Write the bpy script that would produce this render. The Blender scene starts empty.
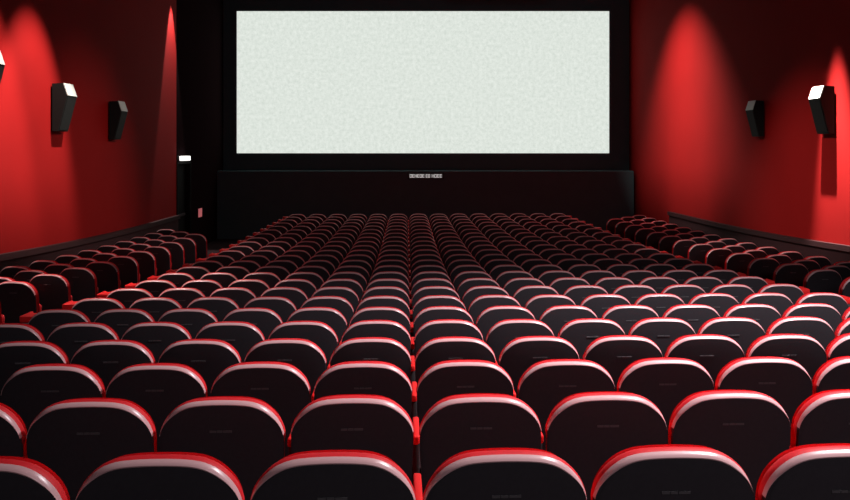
import bpy, bmesh, math, random
from mathutils import Vector, Matrix

random.seed(7)
C = bpy.context.scene.collection
PI = math.pi

# ------------------------------------------------------------------ render look
sc = bpy.context.scene
sc.view_settings.view_transform = 'Standard'
sc.view_settings.look = 'None'
sc.view_settings.exposure = 0.0
sc.view_settings.gamma = 1.0
sc.view_settings.use_curve_mapping = False

# ------------------------------------------------------------------ camera
F = 877.0                       # focal length in pixels of the 850 px wide frame
YAW = math.radians(2.5)
CRESTZ = 0.96                   # height of a seat back above the floor
EYE = CRESTZ + 1.778
CAMX = -0.04
PX, PY = 445.3, 150.0           # principal point in the frame
cam_d = bpy.data.cameras.new('camera')
cam = bpy.data.objects.new('camera', cam_d)
C.objects.link(cam)
cam.location = (CAMX, 0, EYE)
cam.rotation_euler = (PI / 2, 0, -YAW)
cam_d.sensor_width = 36
cam_d.lens = F / 850 * 36
cam_d.shift_x = -(PX - 425) / 850
cam_d.shift_y = -(250 - PY) / 850
cam_d.clip_end = 200
sc.camera = cam


def cam2w(xc, yc, z=0.0):
    """a point given sideways / ahead of the camera"""
    return Vector((CAMX + xc * math.cos(YAW) + yc * math.sin(YAW),
                   -xc * math.sin(YAW) + yc * math.cos(YAW), z))


def project(p):
    dx, dy = p[0] - CAMX, p[1]
    xc = dx * math.cos(YAW) - dy * math.sin(YAW)
    yc = dx * math.sin(YAW) + dy * math.cos(YAW)
    if yc < 0.2:
        return None
    return PX + F * xc / yc, PY + F * (EYE - p[2]) / yc, yc


ROW0, ROWS, STEP = 2.75, 24, 0.95


def drop(y):
    k = (y - ROW0) / STEP
    if k < 0:
        return 0.934 + 0.09 * k
    k = min(k, 18.75)
    return 0.934 + 0.09 * k - 0.0024 * k * k


def floor_z(y):
    return EYE - CRESTZ - drop(y)


# ------------------------------------------------------------------ materials
def new_mat(name, color, rough=0.6, spec=0.5, coat=0.0, sheen=0.0, noise=0.0, scale=40.0, bump=0.0, emit=None, emit_s=0.0):
    m = bpy.data.materials.new(name)
    m.use_nodes = True
    nt = m.node_tree
    b = nt.nodes['Principled BSDF']
    b.inputs['Base Color'].default_value = (*color, 1)
    b.inputs['Roughness'].default_value = rough
    b.inputs['Specular IOR Level'].default_value = spec
    b.inputs['Coat Weight'].default_value = coat
    b.inputs['Sheen Weight'].default_value = sheen
    if noise or bump:
        tc = nt.nodes.new('ShaderNodeTexCoord')
        nz = nt.nodes.new('ShaderNodeTexNoise')
        nz.inputs['Scale'].default_value = scale
        nz.inputs['Detail'].default_value = 4
        nt.links.new(tc.outputs['Object'], nz.inputs['Vector'])
        if noise:
            mx = nt.nodes.new('ShaderNodeMix')
            mx.data_type = 'RGBA'
            mx.inputs[6].default_value = (*[c * (1 - noise) for c in color], 1)
            mx.inputs[7].default_value = (*[min(1, c * (1 + noise)) for c in color], 1)
            nt.links.new(nz.outputs['Fac'], mx.inputs[0])
            nt.links.new(mx.outputs[2], b.inputs['Base Color'])
        if bump:
            bp = nt.nodes.new('ShaderNodeBump')
            bp.inputs['Strength'].default_value = bump
            bp.inputs['Distance'].default_value = 0.004
            nt.links.new(nz.outputs['Fac'], bp.inputs['Height'])
            nt.links.new(bp.outputs['Normal'], b.inputs['Normal'])
    if emit:
        b.inputs['Emission Color'].default_value = (*emit, 1)
        b.inputs['Emission Strength'].default_value = emit_s
    return m


M = {}
M['shell'] = new_mat('black_plastic', (0.044, 0.040, 0.046), 0.5, 0.3, noise=0.15, scale=60)
M['trim'] = new_mat('pale_piping', (0.80, 0.47, 0.475), 0.30, 0.7)
M['red'] = new_mat('red_upholstery', (0.80, 0.018, 0.026), 0.6, 0.4, noise=0.12, scale=90, bump=0.15)
M['pad'] = new_mat('red_pad', (0.88, 0.018, 0.018), 0.6, 0.3)
M['metal'] = new_mat('black_metal', (0.03, 0.028, 0.03), 0.5)
M['plate'] = new_mat('grey_plate', (0.12, 0.115, 0.12), 0.4)
M['wall'] = new_mat('red_wall_fabric', (0.27, 0.0052, 0.0048), 0.9, 0.1, noise=0.10, scale=1.3, bump=0.05)
M['dado'] = new_mat('dark_red_dado', (0.045, 0.014, 0.016), 0.7, 0.2)
M['rail'] = new_mat('dark_rail', (0.040, 0.012, 0.013), 0.55, 0.3)
M['black'] = new_mat('black_masking', (0.095, 0.145, 0.155), 0.95, 0.0, noise=0.1, scale=3)  # blue-green tint put in to offset red light bounced off the side walls
M['ceil'] = new_mat('black_ceiling', (0.05, 0.045, 0.048), 0.95, 0.05)
M['carpet'] = new_mat('dark_carpet', (0.040, 0.020, 0.022), 0.95, 0.05, noise=0.3, scale=80)
M['speaker'] = new_mat('black_speaker', (0.010, 0.010, 0.009), 0.7, 0.2)
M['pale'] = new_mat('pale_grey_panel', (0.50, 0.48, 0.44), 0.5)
M['lamp'] = new_mat('lamp_white', (0.9, 0.9, 0.9), 0.4, emit=(1, 0.96, 0.92), emit_s=1.4)
M['pink'] = new_mat('pink_notice', (0.6, 0.2, 0.2), 0.4, emit=(0.9, 0.22, 0.24), emit_s=0.35)
M['letters'] = new_mat('lit_letters', (0.5, 0.5, 0.5), 0.4, emit=(1, 0.97, 0.94), emit_s=0.5)


def screen_mat():
    m = bpy.data.materials.new('screen_picture')
    m.use_nodes = True
    nt = m.node_tree
    b = nt.nodes['Principled BSDF']
    b.inputs['Base Color'].default_value = (0.05, 0.05, 0.05, 1)
    b.inputs['Roughness'].default_value = 0.9
    b.inputs['Specular IOR Level'].default_value = 0.0
    tc = nt.nodes.new('ShaderNodeTexCoord')
    nz = nt.nodes.new('ShaderNodeTexNoise')
    nz.inputs['Scale'].default_value = 9.0
    nz.inputs['Detail'].default_value = 3
    nz.inputs['Roughness'].default_value = 0.8
    rp = nt.nodes.new('ShaderNodeValToRGB')
    rp.color_ramp.elements[0].position = 0.3
    rp.color_ramp.elements[0].color = (0.63, 0.69, 0.63, 1)
    rp.color_ramp.elements[1].position = 0.7
    rp.color_ramp.elements[1].color = (0.82, 0.87, 0.81, 1)
    nt.links.new(tc.outputs['Object'], nz.inputs['Vector'])
    nt.links.new(nz.outputs['Fac'], rp.inputs['Fac'])
    nt.links.new(rp.outputs['Color'], b.inputs['Emission Color'])
    b.inputs['Emission Strength'].default_value = 1.0
    return m


M['screen'] = screen_mat()


# ------------------------------------------------------------------ helpers
def mesh_from(bm, name, mat, smooth=True):
    bmesh.ops.recalc_face_normals(bm, faces=bm.faces[:])
    me = bpy.data.meshes.new(name)
    bm.to_mesh(me)
    bm.free()
    me.materials.append(mat)
    if smooth:
        for p in me.polygons:
            p.use_smooth = True
        me.set_sharp_from_angle(angle=math.radians(42))
    return me


def obj(name, bm, mat, parent=None, smooth=True):
    o = bpy.data.objects.new(name, mesh_from(bm, name, mat, smooth))
    C.objects.link(o)
    o.parent = parent
    return o


def tag(o, label, cat, group=None):
    o['label'] = label
    o['category'] = cat
    if group:
        o['group'] = group
    return o


def thing(name, label, cat, loc, rz=0.0, group=None):
    o = bpy.data.objects.new(name, None)
    o.empty_display_size = 0.1
    C.objects.link(o)
    o.location = loc
    o.rotation_euler = (0, 0, rz)
    return tag(o, label, cat, group)


def struct(name, bm, mat, parent=None, smooth=False):
    o = obj(name, bm, mat, parent, smooth)
    if parent is None:
        o['kind'] = 'structure'
    return o


def box(bm, x0, x1, y0, y1, z0, z1, mat=None, bevel=0.0, seg=2):
    r = bmesh.ops.create_cube(bm, size=1.0)
    vs = r['verts']
    for v in vs:
        v.co = Vector((x0 + (v.co.x + .5) * (x1 - x0), y0 + (v.co.y + .5) * (y1 - y0), z0 + (v.co.z + .5) * (z1 - z0)))
    if bevel:
        es = list({e for v in vs for e in v.link_edges})
        r = bmesh.ops.bevel(bm, geom=es, offset=bevel, segments=seg, profile=0.5, affect='EDGES')
        vs = list({v for f in r['faces'] for v in f.verts} | {v for v in vs if v.is_valid})
    if mat is not None:
        bmesh.ops.transform(bm, matrix=mat, verts=vs)
    return bm


def bbox(*a, **k):
    return box(bmesh.new(), *a, **k)


def prism(poly, axis, a, b):
    """extrude a 2-D polygon: axis 'y' takes (x, z) points, axis 'x' takes (y, z) points, axis 'z' takes (x, y)"""
    bm = bmesh.new()
    mk = {'y': lambda p, t: (p[0], t, p[1]), 'x': lambda p, t: (t, p[0], p[1]), 'z': lambda p, t: (p[0], p[1], t)}[axis]
    A = [bm.verts.new(mk(p, a)) for p in poly]
    B = [bm.verts.new(mk(p, b)) for p in poly]
    n = len(poly)
    bm.faces.new(A)
    bm.faces.new(B[::-1])
    for i in range(n):
        bm.faces.new((A[i], A[(i + 1) % n], B[(i + 1) % n], B[i]))
    return bm


# ------------------------------------------------------------------ the cinema seat
def catmull(pts, n):
    out = []
    P = [pts[0]] + pts + [pts[-1]]
    for i in range(1, len(P) - 2):
        p0, p1, p2, p3 = P[i - 1], P[i], P[i + 1], P[i + 2]
        for j in range(n):
            t = j / n
            out.append(tuple(0.5 * (2 * p1[a] + (p2[a] - p0[a]) * t + (2 * p0[a] - 5 * p1[a] + 4 * p2[a] - p3[a]) * t * t
                                    + (3 * p1[a] - p0[a] - 3 * p2[a] + p3[a]) * t ** 3) for a in (0, 1)))
    out.append(pts[-1])
    return out


half = [(0.240, -0.56), (0.252, -0.36), (0.2585, -0.23), (0.2595, -0.175), (0.2535, -0.132), (0.236, -0.090),
        (0.205, -0.052), (0.163, -0.022), (0.105, -0.005), (0.0, 0.0)]
rightside = half
leftside = [(-x, z) for x, z in half[:-1]]
OUT = catmull(leftside + rightside[::-1], 3)          # from bottom left, over the crest, to bottom right
NRM = []
for i in range(len(OUT)):
    a, b = OUT[max(0, i - 1)], OUT[min(len(OUT) - 1, i + 1)]
    t = Vector((b[0] - a[0], b[1] - a[1])).normalized()
    NRM.append((-t[1], t[0]))
RECL = Matrix.Rotation(math.radians(9), 4, 'X')       # the top of the back leans towards the camera


def seat_local(x, y, z):
    v = RECL @ Vector((x, y, z + 0.5))
    return Vector((v.x, v.y, v.z - 0.5))


SHIFT = Vector((0, 0, CRESTZ - 0.015)) - Vector((0, seat_local(0, -0.03, 0).y, seat_local(0, -0.03, 0.0).z))


def lerp(z, z0, z1, a, b):
    t = max(0.0, min(1.0, (z - z0) / (z1 - z0)))
    t = t * t * (3 - 2 * t)
    return a + (b - a) * t


def trim_w(z):
    return lerp(z, -0.135, -0.01, 0.22, 1.0)          # the piping narrows down the shoulders


def n_shell(n, z):
    return n * trim_w(z) if n > -0.02 else n + 0.006 * (1 - trim_w(z))


def n_trim(n, z):
    return 0.002 + (n - 0.002) * trim_w(z)


def n_cush(n, z):
    return n + lerp(z, -0.21, -0.15, -0.014, 0.0)     # below the shoulders the cushion is narrower than the shell


def rings_mesh(rings, i0=0, i1=None, closed_section=False, nf=lambda n, z: n):
    """rings: (offset along the outline's normal, depth) ; each makes a copy of the outline"""
    bm = bmesh.new()
    idx = list(range(len(OUT)))[i0:i1]
    R = []
    for n, y in rings:
        R.append([bm.verts.new(seat_local(OUT[i][0] + NRM[i][0] * nf(n, OUT[i][1]), y, OUT[i][1] + NRM[i][1] * nf(n, OUT[i][1])) + SHIFT) for i in idx])
    k = len(idx)
    pairs = list(zip(R, R[1:])) + ([(R[-1], R[0])] if closed_section else [])
    for A, B in pairs:
        for i in range(k - 1):
            bm.faces.new((A[i], A[i + 1], B[i + 1], B[i]))
        if not closed_section:                        # the bottom edge closes the loop
            bm.faces.new((A[k - 1], A[0], B[0], B[k - 1]))
    if closed_section:
        bm.faces.new([r[0] for r in R])
        bm.faces.new([r[-1] for r in R][::-1])
    else:
        for ring, y in ((R[0], rings[0][1]), (R[-1], rings[-1][1])):
            # inner rings towards the middle keep the panel gently domed
            cx, cz = 0.0, -0.28
            prev = ring
            sgn = -1 if ring is R[0] else 1
            for s, dy in ((0.96, 0.0012), (0.9, 0.0026), (0.8, 0.0044), (0.65, 0.0062), (0.45, 0.0076), (0.22, 0.0084)):
                cur = [bm.verts.new(seat_local(OUT[i][0] * s, y + sgn * dy, cz + (OUT[i][1] - cz) * s) + SHIFT) for i in idx]
                for i in range(k):
                    j = (i + 1) % k
                    bm.faces.new((prev[i], prev[j], cur[j], cur[i]))
                prev = cur
            bm.faces.new(prev)
    return bm


def first_above(z):
    i = next(i for i, p in enumerate(OUT) if p[1] > z)
    return i, len(OUT) - i


def seat_meshes():
    D = {}
    D['back_shell'] = mesh_from(rings_mesh([(-0.024, -0.056), (-0.0135, -0.0545), (-0.009, -0.047), (-0.008, -0.036)], nf=n_shell), 'back_shell', M['shell'])
    a, b = first_above(-0.15)
    D['edge_trim'] = mesh_from(rings_mesh([(-0.012, -0.0545), (-0.008, -0.0555), (-0.003, -0.051), (0.001, -0.043), (0.003, -0.034),
                                           (-0.005, -0.031), (-0.013, -0.036)], a, b, True, n_trim), 'edge_trim', M['trim'])
    D['back_cushion'] = mesh_from(rings_mesh([(-0.018, -0.0335), (0.001, -0.0335), (0.0038, -0.027), (0.0042, -0.016), (0.001, -0.002),
                                              (-0.008, 0.012), (-0.024, 0.027), (-0.042, 0.035)], nf=n_cush), 'back_cushion', M['red'])
    tilt = Matrix.Translation((0, 0.12, 0.33)) @ Matrix.Rotation(math.radians(-8), 4, 'X')
    D['seat_cushion'] = mesh_from(bbox(-0.195, 0.195, 0.0, 0.11, 0.0, 0.34, tilt, 0.04, 3), 'seat_cushion', M['red'])
    bm = bmesh.new()
    box(bm, -0.05, 0.05, 0.05, 0.15, 0.012, 0.40, None, 0.01)
    box(bm, -0.12, 0.12, 0.02, 0.18, -0.004, 0.016, None, 0.004)
    box(bm, -0.2, 0.2, 0.07, 0.13, 0.33, 0.37, None, 0.008)
    D['pedestal'] = mesh_from(bm, 'pedestal', M['metal'])
    D['back_plate'] = mesh_from(plate(), 'back_plate', M['plate'])
    # armrest between two seats
    D['armrest'] = mesh_from(bbox(-0.015, 0.015, 0.115, 0.40, 0.705, 0.745, None, 0.009, 3), 'armrest', M['pad'])
    D['armrest_support'] = mesh_from(bbox(-0.014, 0.014, 0.15, 0.34, 0.0, 0.706, None, 0.006), 'armrest_support', M['metal'])
    # the wide armrest that closes a row on the aisle, with a cup recess cut in its front end
    poly = [(-0.055, 0.215), (0.055, 0.215), (0.068, 0.24), (0.068, 0.44), (0.058, 0.465), (0.045, 0.465)]
    poly += [(0.04 * math.cos(t), 0.43 - 0.05 * math.sin(t)) for t in [PI * q / 8 for q in range(9)]]
    poly += [(-0.045, 0.465), (-0.058, 0.465), (-0.068, 0.44), (-0.068, 0.24)]
    bm = prism(poly, 'z', 0.80, 0.855)
    es = [e for e in bm.edges if abs(e.verts[0].co.z - e.verts[1].co.z) < 1e-5 and e.verts[0].co.z > 0.8]
    bmesh.ops.bevel(bm, geom=es, offset=0.008, segments=2, profile=0.5, affect='EDGES')
    D['end_armrest'] = mesh_from(bm, 'end_armrest', M['pad'])
    D['end_panel'] = mesh_from(bbox(-0.04, 0.04, 0.16, 0.40, -0.01, 0.802, None, 0.012), 'end_panel', M['metal'])
    return D


def plate():
    bm = bmesh.new()
    y = -0.0655
    for a, b in ((-0.046, -0.020), (-0.017, 0.006), (0.009, 0.046)):
        for v in box_pts(a, b, y, y + 0.006, -0.127, -0.118):
            pass
        vs = [bm.verts.new(seat_local(*p) + SHIFT) for p in box_pts(a, b, y, y + 0.006, -0.127, -0.118)]
        for q in ((0, 1, 3, 2), (4, 6, 7, 5), (0, 4, 5, 1), (2, 3, 7, 6), (0, 2, 6, 4), (1, 5, 7, 3)):
            bm.faces.new([vs[i] for i in q])
    return bm


def box_pts(x0, x1, y0, y1, z0, z1):
    return [(x, y, z) for x in (x0, x1) for y in (y0, y1) for z in (z0, z1)]


SEAT = seat_meshes()
BASE_PARTS = ['back_shell', 'edge_trim', 'back_cushion', 'seat_cushion', 'pedestal']


def add_part(root, name, x=0.0, parent=None):
    o = bpy.data.objects.new(name, SEAT[name])
    C.objects.link(o)
    o.parent = parent or root
    o.location = (x, 0, 0)
    return o


# one seat of each kind, then copies
def make_seat(loc, rz, label, group, arm=None, end=None):
    """arm: sideways place of the shared armrest; end: sideways place of the wide aisle armrest"""
    t = thing('cinema_seat', label, 'seat', loc, rz, group)
    for n in BASE_PARTS:
        add_part(t, n)
    p = [c for c in t.children if c.name.startswith('back_shell')][0]
    add_part(t, 'back_plate', 0, p)
    if arm is not None:
        a = add_part(t, 'armrest', arm)
        add_part(t, 'armrest_support', 0, a)
    if end is not None:
        a = add_part(t, 'end_armrest', end)
        add_part(t, 'end_panel', 0, a)
    return t


ORD = ['first', 'second', 'third', 'fourth', 'fifth', 'sixth', 'seventh', 'eighth', 'ninth', 'tenth', 'eleventh', 'twelfth',
       'thirteenth', 'fourteenth', 'fifteenth', 'sixteenth', 'seventeenth', 'eighteenth', 'nineteenth', 'twentieth',
       'twenty-first', 'twenty-second', 'twenty-third', 'twenty-fourth']


def edge_x(m, y):
    far = 1.0 + 0.045 * max(0.0, min(1.0, (y - 10) / 9.0))
    s = 1 if m >= 0 else -1
    m = abs(m)
    return s * far * (0.542 * min(m, 3) + 0.537 * max(0, m - 3))


spots = []
NL, NR = 6, 8
for r in range(ROWS):
    y = ROW0 + STEP * r
    for m in list(range(-NL, 0)) + list(range(0, NR)):
        x0, x1 = edge_x(m, y), edge_x(m + 1, y)
        x = (x0 + x1) / 2
        # tiny setting-out differences from seat to seat
        jx, jy, ja = random.uniform(-.0015, .0015), random.uniform(-.012, .012), math.radians(random.uniform(-.45, .45))
        if m >= 0:
            lab = 'red seat with black back, %s row from camera, %s right of centre seam' % (ORD[r], ORD[m])
        else:
            lab = 'red seat with black back, %s row from camera, %s left of centre seam' % (ORD[r], ORD[-m - 1])
        arm = x1 - x if m != NR - 1 else None
        end = (x1 - x + 0.085) if m == NR - 1 else ((x0 - x - 0.085) if m == -NL else None)
        spots.append(dict(x=x + jx, y=y + jy, rz=ja, lab=lab, arm=arm, end=end, grp='seats of the middle block'))

SIDE0 = 7.45
for side, X0, name in ((-1, -4.56, 'left'), (1, 5.42, 'right')):
    i_seen = 0
    for i in range(13 if side < 0 else 17):          # the left block stops short of the exit doorway
        y0 = SIDE0 + STEP * i
        for j in range(3):
            x, y = X0 + side * 0.46 * j, y0 + 0.60 * j
            pos = ['on the aisle', 'in its middle', 'next to the wall'][j]
            spots.append(dict(x=x, y=y, rz=side * math.radians(10), lab=None, row=i, side=name, pos=pos, arm=None, end=None,
                              grp='seats of the %s side block' % name))

seen = []
for s in spots:
    z = floor_z(s['y'] + 0.1)
    s['z'] = z
    pts = [project((s['x'] + a, s['y'], z + b)) for a in (-0.26, 0.26) for b in (CRESTZ, CRESTZ - 0.12)]
    if any(p is None for p in pts):
        continue
    xs = [p[0] for p in pts]
    ys = [p[1] for p in pts]
    if max(xs) < -2 or min(xs) > 852 or min(ys) > 500:
        continue
    s['depth'] = pts[0][2]
    seen.append(s)
for name in ('left', 'right'):
    rows = sorted({s['row'] for s in seen if s.get('side') == name})
    for s in seen:
        if s.get('side') == name:
            s['lab'] = 'black-backed red seat in %s side block, %s row from camera, %s' % (name, ORD[rows.index(s['row'])], s['pos'])
seen.sort(key=lambda s: s['depth'])
N_IND = 300
for s in seen[:N_IND]:
    make_seat((s['x'], s['y'], s['z']), s['rz'], s['lab'], s['grp'], s['arm'], s['end'])

# the farthest, darkest seats by the stage
far = bmesh.new()
slots = []
for s in seen[N_IND:]:
    parts = [(n, 0.0) for n in BASE_PARTS]
    if s['arm'] is not None:
        parts += [('armrest', s['arm']), ('armrest_support', s['arm'])]
    if s['end'] is not None:
        parts += [('end_armrest', s['end']), ('end_panel', s['end'])]
    W = Matrix.Translation((s['x'], s['y'], s['z'])) @ Matrix.Rotation(s['rz'], 4, 'Z')
    for n, dx in parts:
        mt = SEAT[n].materials[0]
        if mt not in slots:
            slots.append(mt)
        n0 = len(far.verts)
        f0 = len(far.faces)
        far.from_mesh(SEAT[n])
        far.verts.ensure_lookup_table()
        far.faces.ensure_lookup_table()
        X = W @ Matrix.Translation((dx, 0, 0))
        for v in far.verts[n0:]:
            v.co = X @ v.co
        k = slots.index(mt)
        for f in far.faces[f0:]:
            f.material_index = k
            f.smooth = True
me = bpy.data.meshes.new('distant_seats')
far.to_mesh(me)
far.free()
for mt in slots:
    me.materials.append(mt)
me.set_sharp_from_angle(angle=math.radians(42))
fo = bpy.data.objects.new('distant_seating', me)
C.objects.link(fo)
tag(fo, 'mass of small dark seats in the last rows before the stage', 'seating')
fo['kind'] = 'stuff'

# ------------------------------------------------------------------ the room
XL, XR = -5.88, 7.02
YB, YF = -3.0, 27.95
CEIL = 7.95

# ramped floor
ys = [YB + (YF + 0.8 - YB) * i / 90 for i in range(91)]
poly = [(y, floor_z(y)) for y in ys] + [(YF + 0.8, -0.4), (YB, -0.4)]
struct('floor', prism(poly, 'x', XL - 0.3, XR + 0.3), M['carpet'])
struct('ceiling', bbox(XL - 0.3, XR + 0.3, YB - 0.2, YF + 1.0, CEIL, CEIL + 0.2), M['ceil'])
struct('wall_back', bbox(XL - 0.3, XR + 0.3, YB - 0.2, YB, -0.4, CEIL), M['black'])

DY0, DY1, DZ = 22.55, 23.85, 2.38                       # exit doorway in the left wall
LEND = 22.5
struct('wall_left', bbox(XL - 0.2, XL, YB, LEND, -0.4, CEIL), M['wall'])
bm = bmesh.new()
box(bm, XL - 0.2, XL, LEND, DY0, -0.4, CEIL)
box(bm, XL - 0.2, XL, DY0, DY1, DZ, CEIL)
box(bm, XL - 0.2, XL, DY1, YF + 0.8, -0.4, CEIL)
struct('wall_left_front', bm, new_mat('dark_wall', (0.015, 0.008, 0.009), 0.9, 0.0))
dm = new_mat('black_door', (0.007, 0.006, 0.006), 0.8, 0.1)
dr = struct('door_1', bbox(XL - 0.17, XL - 0.11, DY0 + 0.003, DY1 - 0.003, floor_z(23) + 0.001, DZ - 0.003), dm)
struct('door_frame', prism([(DY0 - 0.05, 0.0), (DY0 - 0.05, DZ + 0.05), (DY1 + 0.05, DZ + 0.05), (DY1 + 0.05, 0.0), (DY1, 0.0), (DY1, DZ), (DY0, DZ), (DY0, 0.0)],
                           'x', XL + 0.001, XL + 0.03), dm, dr)
struct('push_bar', bbox(XL - 0.11, XL - 0.07, DY0 + 0.15, DY1 - 0.15, 1.0, 1.06), M['metal'], dr)
struct('wall_right', bbox(XR, XR + 0.2, YB, YF + 0.8, -0.4, CEIL), M['wall'])


def dado(name, x0, x1, y0, y1, h, mat):
    n = 50
    yy = [y0 + (y1 - y0) * i / n for i in range(n + 1)]
    poly = [(y, floor_z(y) + h) for y in yy] + [(y, floor_z(y)) for y in yy[::-1]]
    return prism(poly, 'x', x0, x1)


def rail(x0, x1, y0, y1, h0, h1):
    n = 50
    yy = [y0 + (y1 - y0) * i / n for i in range(n + 1)]
    poly = [(y, floor_z(y) + h1) for y in yy] + [(y, floor_z(y) + h0) for y in yy[::-1]]
    return prism(poly, 'x', x0, x1)


struct('baseboard_left', dado('d', XL, XL + 0.05, YB, LEND, 1.0, M['dado']), M['dado'])
struct('baseboard_right', dado('d', XR - 0.05, XR, YB, 23.2, 1.0, M['dado']), M['dado'])
struct('trim_1', rail(XL, XL + 0.10, YB, LEND, 1.0, 1.09), M['rail'])
struct('trim_2', rail(XR - 0.10, XR, YB, 23.2, 1.0, 1.09), M['rail'])


# added unseen shelves that block the wall washers' light from reaching the seats
struct('light_block_left', bbox(XL + 2.22, XL + 4.0, 6.0, LEND - 0.1, EYE + 4.49, EYE + 4.52), M['ceil'])
bm = bmesh.new()
box(bm, XR - 2.6, XR - 0.93, 6.0, 17.5, EYE + 4.49, EYE + 4.52)
box(bm, XR - 5.6, XR - 2.77, 17.5, 25.5, EYE + 4.49, EYE + 4.52)
struct('light_block_right', bm, M['ceil'])


# everything at the front stands square to the camera, on a wall turned a little from the rows
def front_obj(o, yc, z=0.0, xc=0.0):
    o.location = cam2w(xc, yc, z)
    o.rotation_euler = (0, 0, -YAW)
    return o


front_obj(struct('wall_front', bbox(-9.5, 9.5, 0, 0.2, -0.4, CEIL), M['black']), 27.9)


def pz(py, d):
    return EYE - (py - PY) * d / F


def pxc(px, d):
    return (px - PX) * d / F


# low stage wall below the screen
sd = 27.0
stop = pz(171, sd)
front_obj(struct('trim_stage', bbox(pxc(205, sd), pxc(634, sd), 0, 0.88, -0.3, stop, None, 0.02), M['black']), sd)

# the screen: black frame, lit picture
d = 27.78
xa, xb, za, zb = pxc(236.8, d), pxc(609.2, d), pz(153.2, d), pz(11.2, d)
cx, cz = (xa + xb) / 2, (za + zb) / 2
w, h = (xb - xa) / 2, (zb - za) / 2
scr = thing('projection_screen', 'big bright white cinema screen on the black front wall', 'screen', cam2w(cx, d, za - 0.12), -YAW)
pic = obj('screen_surface', bbox(-w, w, 0, 0.03, 0.12, 0.12 + 2 * h), M['screen'], scr, False)
pic['label'] = 'white lit picture surface with fine grain'
bm = bmesh.new()
for a, b, c, e in ((-w - .1, w + .1, 0.02, 0.119), (-w - .1, w + .1, 0.121 + 2 * h, 0.22 + 2 * h), (-w - .1, -w - .001, 0.119, 0.121 + 2 * h), (w + .001, w + .1, 0.119, 0.121 + 2 * h)):
    box(bm, a, b, -0.01, 0.10, c, e)
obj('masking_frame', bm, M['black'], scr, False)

# the small lit sign under the screen: three short words too small to read
d = sd
zc = pz(175.9, d)
sg = thing('lit_sign', 'small sign with dim lit letters below the middle of the screen', 'sign', cam2w(pxc(426, d), d - 0.035, zc), -YAW)
obj('sign_panel', bbox(-0.56, 0.56, 0.0, 0.034, -0.10, 0.10, None, 0.006), M['metal'], sg)
bm = bmesh.new()


def glyph(x, wd, kind):
    hh, t = 0.052, 0.016
    if kind in 'IHNO':
        box(bm, x, x + t, -0.008, 0.0, -hh, hh)
    if kind in 'HNO':
        box(bm, x + wd - t, x + wd, -0.008, 0.0, -hh, hh)
    if kind in 'HE':
        box(bm, x, x + wd, -0.0081, 0.0, -t / 2, t / 2)
    if kind in 'OE':
        box(bm, x, x + wd, -0.0082, 0.0, hh - t, hh)
        box(bm, x, x + wd, -0.0083, 0.0, -hh, -hh + t)
    if kind == 'E':
        box(bm, x, x + t, -0.0084, 0.0, -hh, hh)
    if kind == 'N':
        box(bm, x + t, x + wd - t, -0.0085, 0.0, 0.0, t * 1.4)


for x0, x1, word in ((-16.2, -1.2, 'OEHEOE'), (-0.2, 4.4, 'EO'), (5.8, 16.4, 'HOEE')):
    a, b = x0 * d / F, x1 * d / F
    st = (b - a) / len(word)
    for i, g in enumerate(word):
        glyph(a + i * st, st * 0.84, g)
lt = obj('lettering', bm, M['letters'], sg, False)
lt['label'] = 'dim white letters'

# exit lamp over the door, and the little pink notice beyond it
lamp = thing('exit_lamp', 'small white lamp glowing above the dark exit doorway', 'lamp', (XL, 0, pz(158.3, 22.9)))
lamp.location.y = 23.0
obj('lamp_housing', bbox(0.002, 0.05, -0.42, 0.42, -0.075, 0.075, None, 0.01), M['metal'], lamp)
obj('lamp_diffuser', bbox(0.05, 0.14, -0.40, 0.40, -0.06, 0.06, None, 0.015), M['lamp'], lamp)
nt_ = obj('wall_notice', bbox(0.0, 0.03, -0.17, 0.17, -0.12, 0.12, None, 0.006), M['pink'])
nt_.location = (XL + 0.001, 25.0, pz(212, 25.0))
tag(nt_, 'tiny pink glowing notice on the dark wall past the exit doorway', 'sign')


# ------------------------------------------------------------------ wall loudspeakers
def loudspeaker(side, y, z, label, s=1.0):
    """box hung on a side wall; its baffle leans down into the room and its cap slopes"""
    xw = XL if side < 0 else XR
    k = -side                                     # +x into the room for the left wall
    t = thing('loudspeaker', label, 'loudspeaker', (xw, y, z), 0, 'loudspeakers on the side walls')
    P = [(0.03, 0.39), (0.20, 0.40), (0.27, 0.19), (0.12, -0.39), (0.03, -0.39)]
    hw = 0.21 * s
    obj('cabinet', prism([(k * a * s, b * s) for a, b in P], 'y', -hw, hw), M['speaker'], t, False)
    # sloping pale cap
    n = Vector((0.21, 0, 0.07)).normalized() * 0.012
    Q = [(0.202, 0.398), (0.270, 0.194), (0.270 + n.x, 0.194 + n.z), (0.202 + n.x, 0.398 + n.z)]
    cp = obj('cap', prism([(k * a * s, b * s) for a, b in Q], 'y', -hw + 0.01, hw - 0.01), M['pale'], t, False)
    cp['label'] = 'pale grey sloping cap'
    g = Vector((0.58, 0, -0.15)).normalized() * 0.012
    G = [(0.265, 0.17), (0.127, -0.365), (0.127 + g.x, -0.365 + g.z), (0.265 + g.x, 0.17 + g.z)]
    obj('grille', prism([(k * a * s, b * s) for a, b in G], 'y', -hw + 0.02, hw - 0.02), M['speaker'], t, False)
    obj('wall_bracket', bbox(min(-k * 0.004, k * 0.05 * s), max(-k * 0.004, k * 0.05 * s), -0.06, 0.06, -0.12, 0.12), M['metal'], t, False)
    return t


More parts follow.
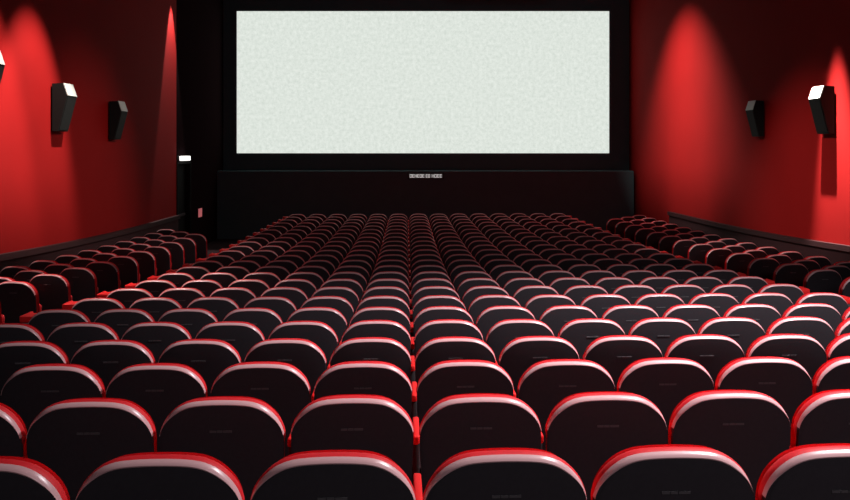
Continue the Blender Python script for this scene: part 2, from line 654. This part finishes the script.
loudspeaker(-1, 12.2, EYE + 0.98, 'black loudspeaker cut by the left edge of the photo, pale cap', 1.0)
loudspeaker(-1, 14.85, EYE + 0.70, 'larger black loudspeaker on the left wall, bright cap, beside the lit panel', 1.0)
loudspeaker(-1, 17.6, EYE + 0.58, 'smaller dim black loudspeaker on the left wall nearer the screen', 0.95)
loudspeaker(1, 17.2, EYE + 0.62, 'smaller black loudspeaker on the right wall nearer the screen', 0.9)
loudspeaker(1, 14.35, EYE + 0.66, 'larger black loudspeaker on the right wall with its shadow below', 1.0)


# ------------------------------------------------------------------ lights
def spot(name, loc, aim, power, angle, blend=0.4, col=(1, 0.93, 0.88), size=0.05):
    l = bpy.data.lights.new(name, 'SPOT')
    l.energy = power
    l.spot_size = math.radians(angle)
    l.spot_blend = blend
    l.color = col
    l.shadow_soft_size = size
    o = bpy.data.objects.new(name, l)
    C.objects.link(o)
    o.location = loc
    o.rotation_euler = (Vector(aim) - Vector(loc)).to_track_quat('-Z', 'Y').to_euler()
    return o


def area(name, loc, sx, sy, power, col=(1, 1, 1)):
    l = bpy.data.lights.new(name, 'AREA')
    l.shape = 'RECTANGLE'
    l.size, l.size_y = sx, sy
    l.energy = power
    l.color = col
    o = bpy.data.objects.new(name, l)
    C.objects.link(o)
    o.location = loc
    return o


# dim ambient fill added under the whole ceiling to lift the blacks
area('ambient_fill', ((XL + XR) / 2, 12.5, CEIL - 0.05), 12.0, 29.0, 0.024 * 12 * 29 * PI, (0.85, 0.95, 1.0))
# unseen fill added behind the camera to lift the seat backs
o = area('rear_fill', (3.2, -2.6, 5.6), 3.0, 1.2, 92, (1.0, 0.93, 1.0))
o.rotation_euler = (Vector((3.0, 6.0, 1.5)) - o.location).to_track_quat('-Z', 'Y').to_euler()
# downlight over the seats, then fills added to brighten the row-end armrests
spot('seat_downlight', (4.3, 4.6, 7.7), (3.2, 5.2, 1.5), 4200, 92, 1.0, (1, 0.94, 0.98), 0.2)
spot('aisle_fill', (-4.2, 10.0, 7.7), (-3.6, 10.0, 0.8), 1500, 46, 0.9, (1, 0.80, 0.76), 0.2)
spot('aisle_fill', (5.0, 12.5, 7.7), (4.7, 12.5, 0.8), 450, 46, 0.9, (1, 0.80, 0.76), 0.2)


# wall washers close to the side walls, shining straight down
def washer(side, off, y, up, power, angle, blend, tilt=0.0):
    x = (XL + off) if side < 0 else (XR - off)
    spot('wall_washer', (x, y, EYE + up), (x + side * tilt, y, EYE + up - 5), power, angle, blend, (1, 0.93, 0.88), 0.04)


K = (1, 0.93, 0.88)
spot('wall_washer', (XL + 2.4, 13.85, EYE + 5.0), (XL, 13.85, EYE - 0.8), 3500, 38, 0.6, K, 0.04)
spot('wall_washer', (XL + 2.4, 12.3, EYE + 5.0), (XL, 12.3, EYE - 0.8), 2500, 38, 0.6, K, 0.04)
washer(-1, 0.25, 22.0, 4.2, 1200, 39, 0.3)
spot('wall_washer', (XR - 3.0, 22.1, EYE + 5.0), (XR, 22.0, EYE - 1.6), 3000, 87, 1.0, K, 0.04)
spot('wall_washer', (XR - 1.0, 14.2, EYE + 5.0), (XR, 14.0, EYE - 3.5), 26000, 20, 0.8, K, 0.04)
spot('cross_fill', (0.5, 22.3, 7.7), (XR, 21.8, EYE - 0.5), 1300, 32, 1.0, K, 0.1)  # extra lamp added to lift the lower right wall
# fills added across the hall to brighten the middle of either side wall
spot('cross_fill', (4.5, 13.0, 7.7), (XL, 16.4, 1.5), 1900, 32, 1.0, K, 0.1)
spot('cross_fill', (-1.0, 13.0, 7.7), (XR, 15.6, 1.3), 2300, 32, 1.0, K, 0.1)

wd = bpy.data.worlds.new('world')
sc.world = wd
wd.use_nodes = True
wd.node_tree.nodes['Background'].inputs[0].default_value = (0.01, 0.01, 0.01, 1)
wd.node_tree.nodes['Background'].inputs[1].default_value = 0.2
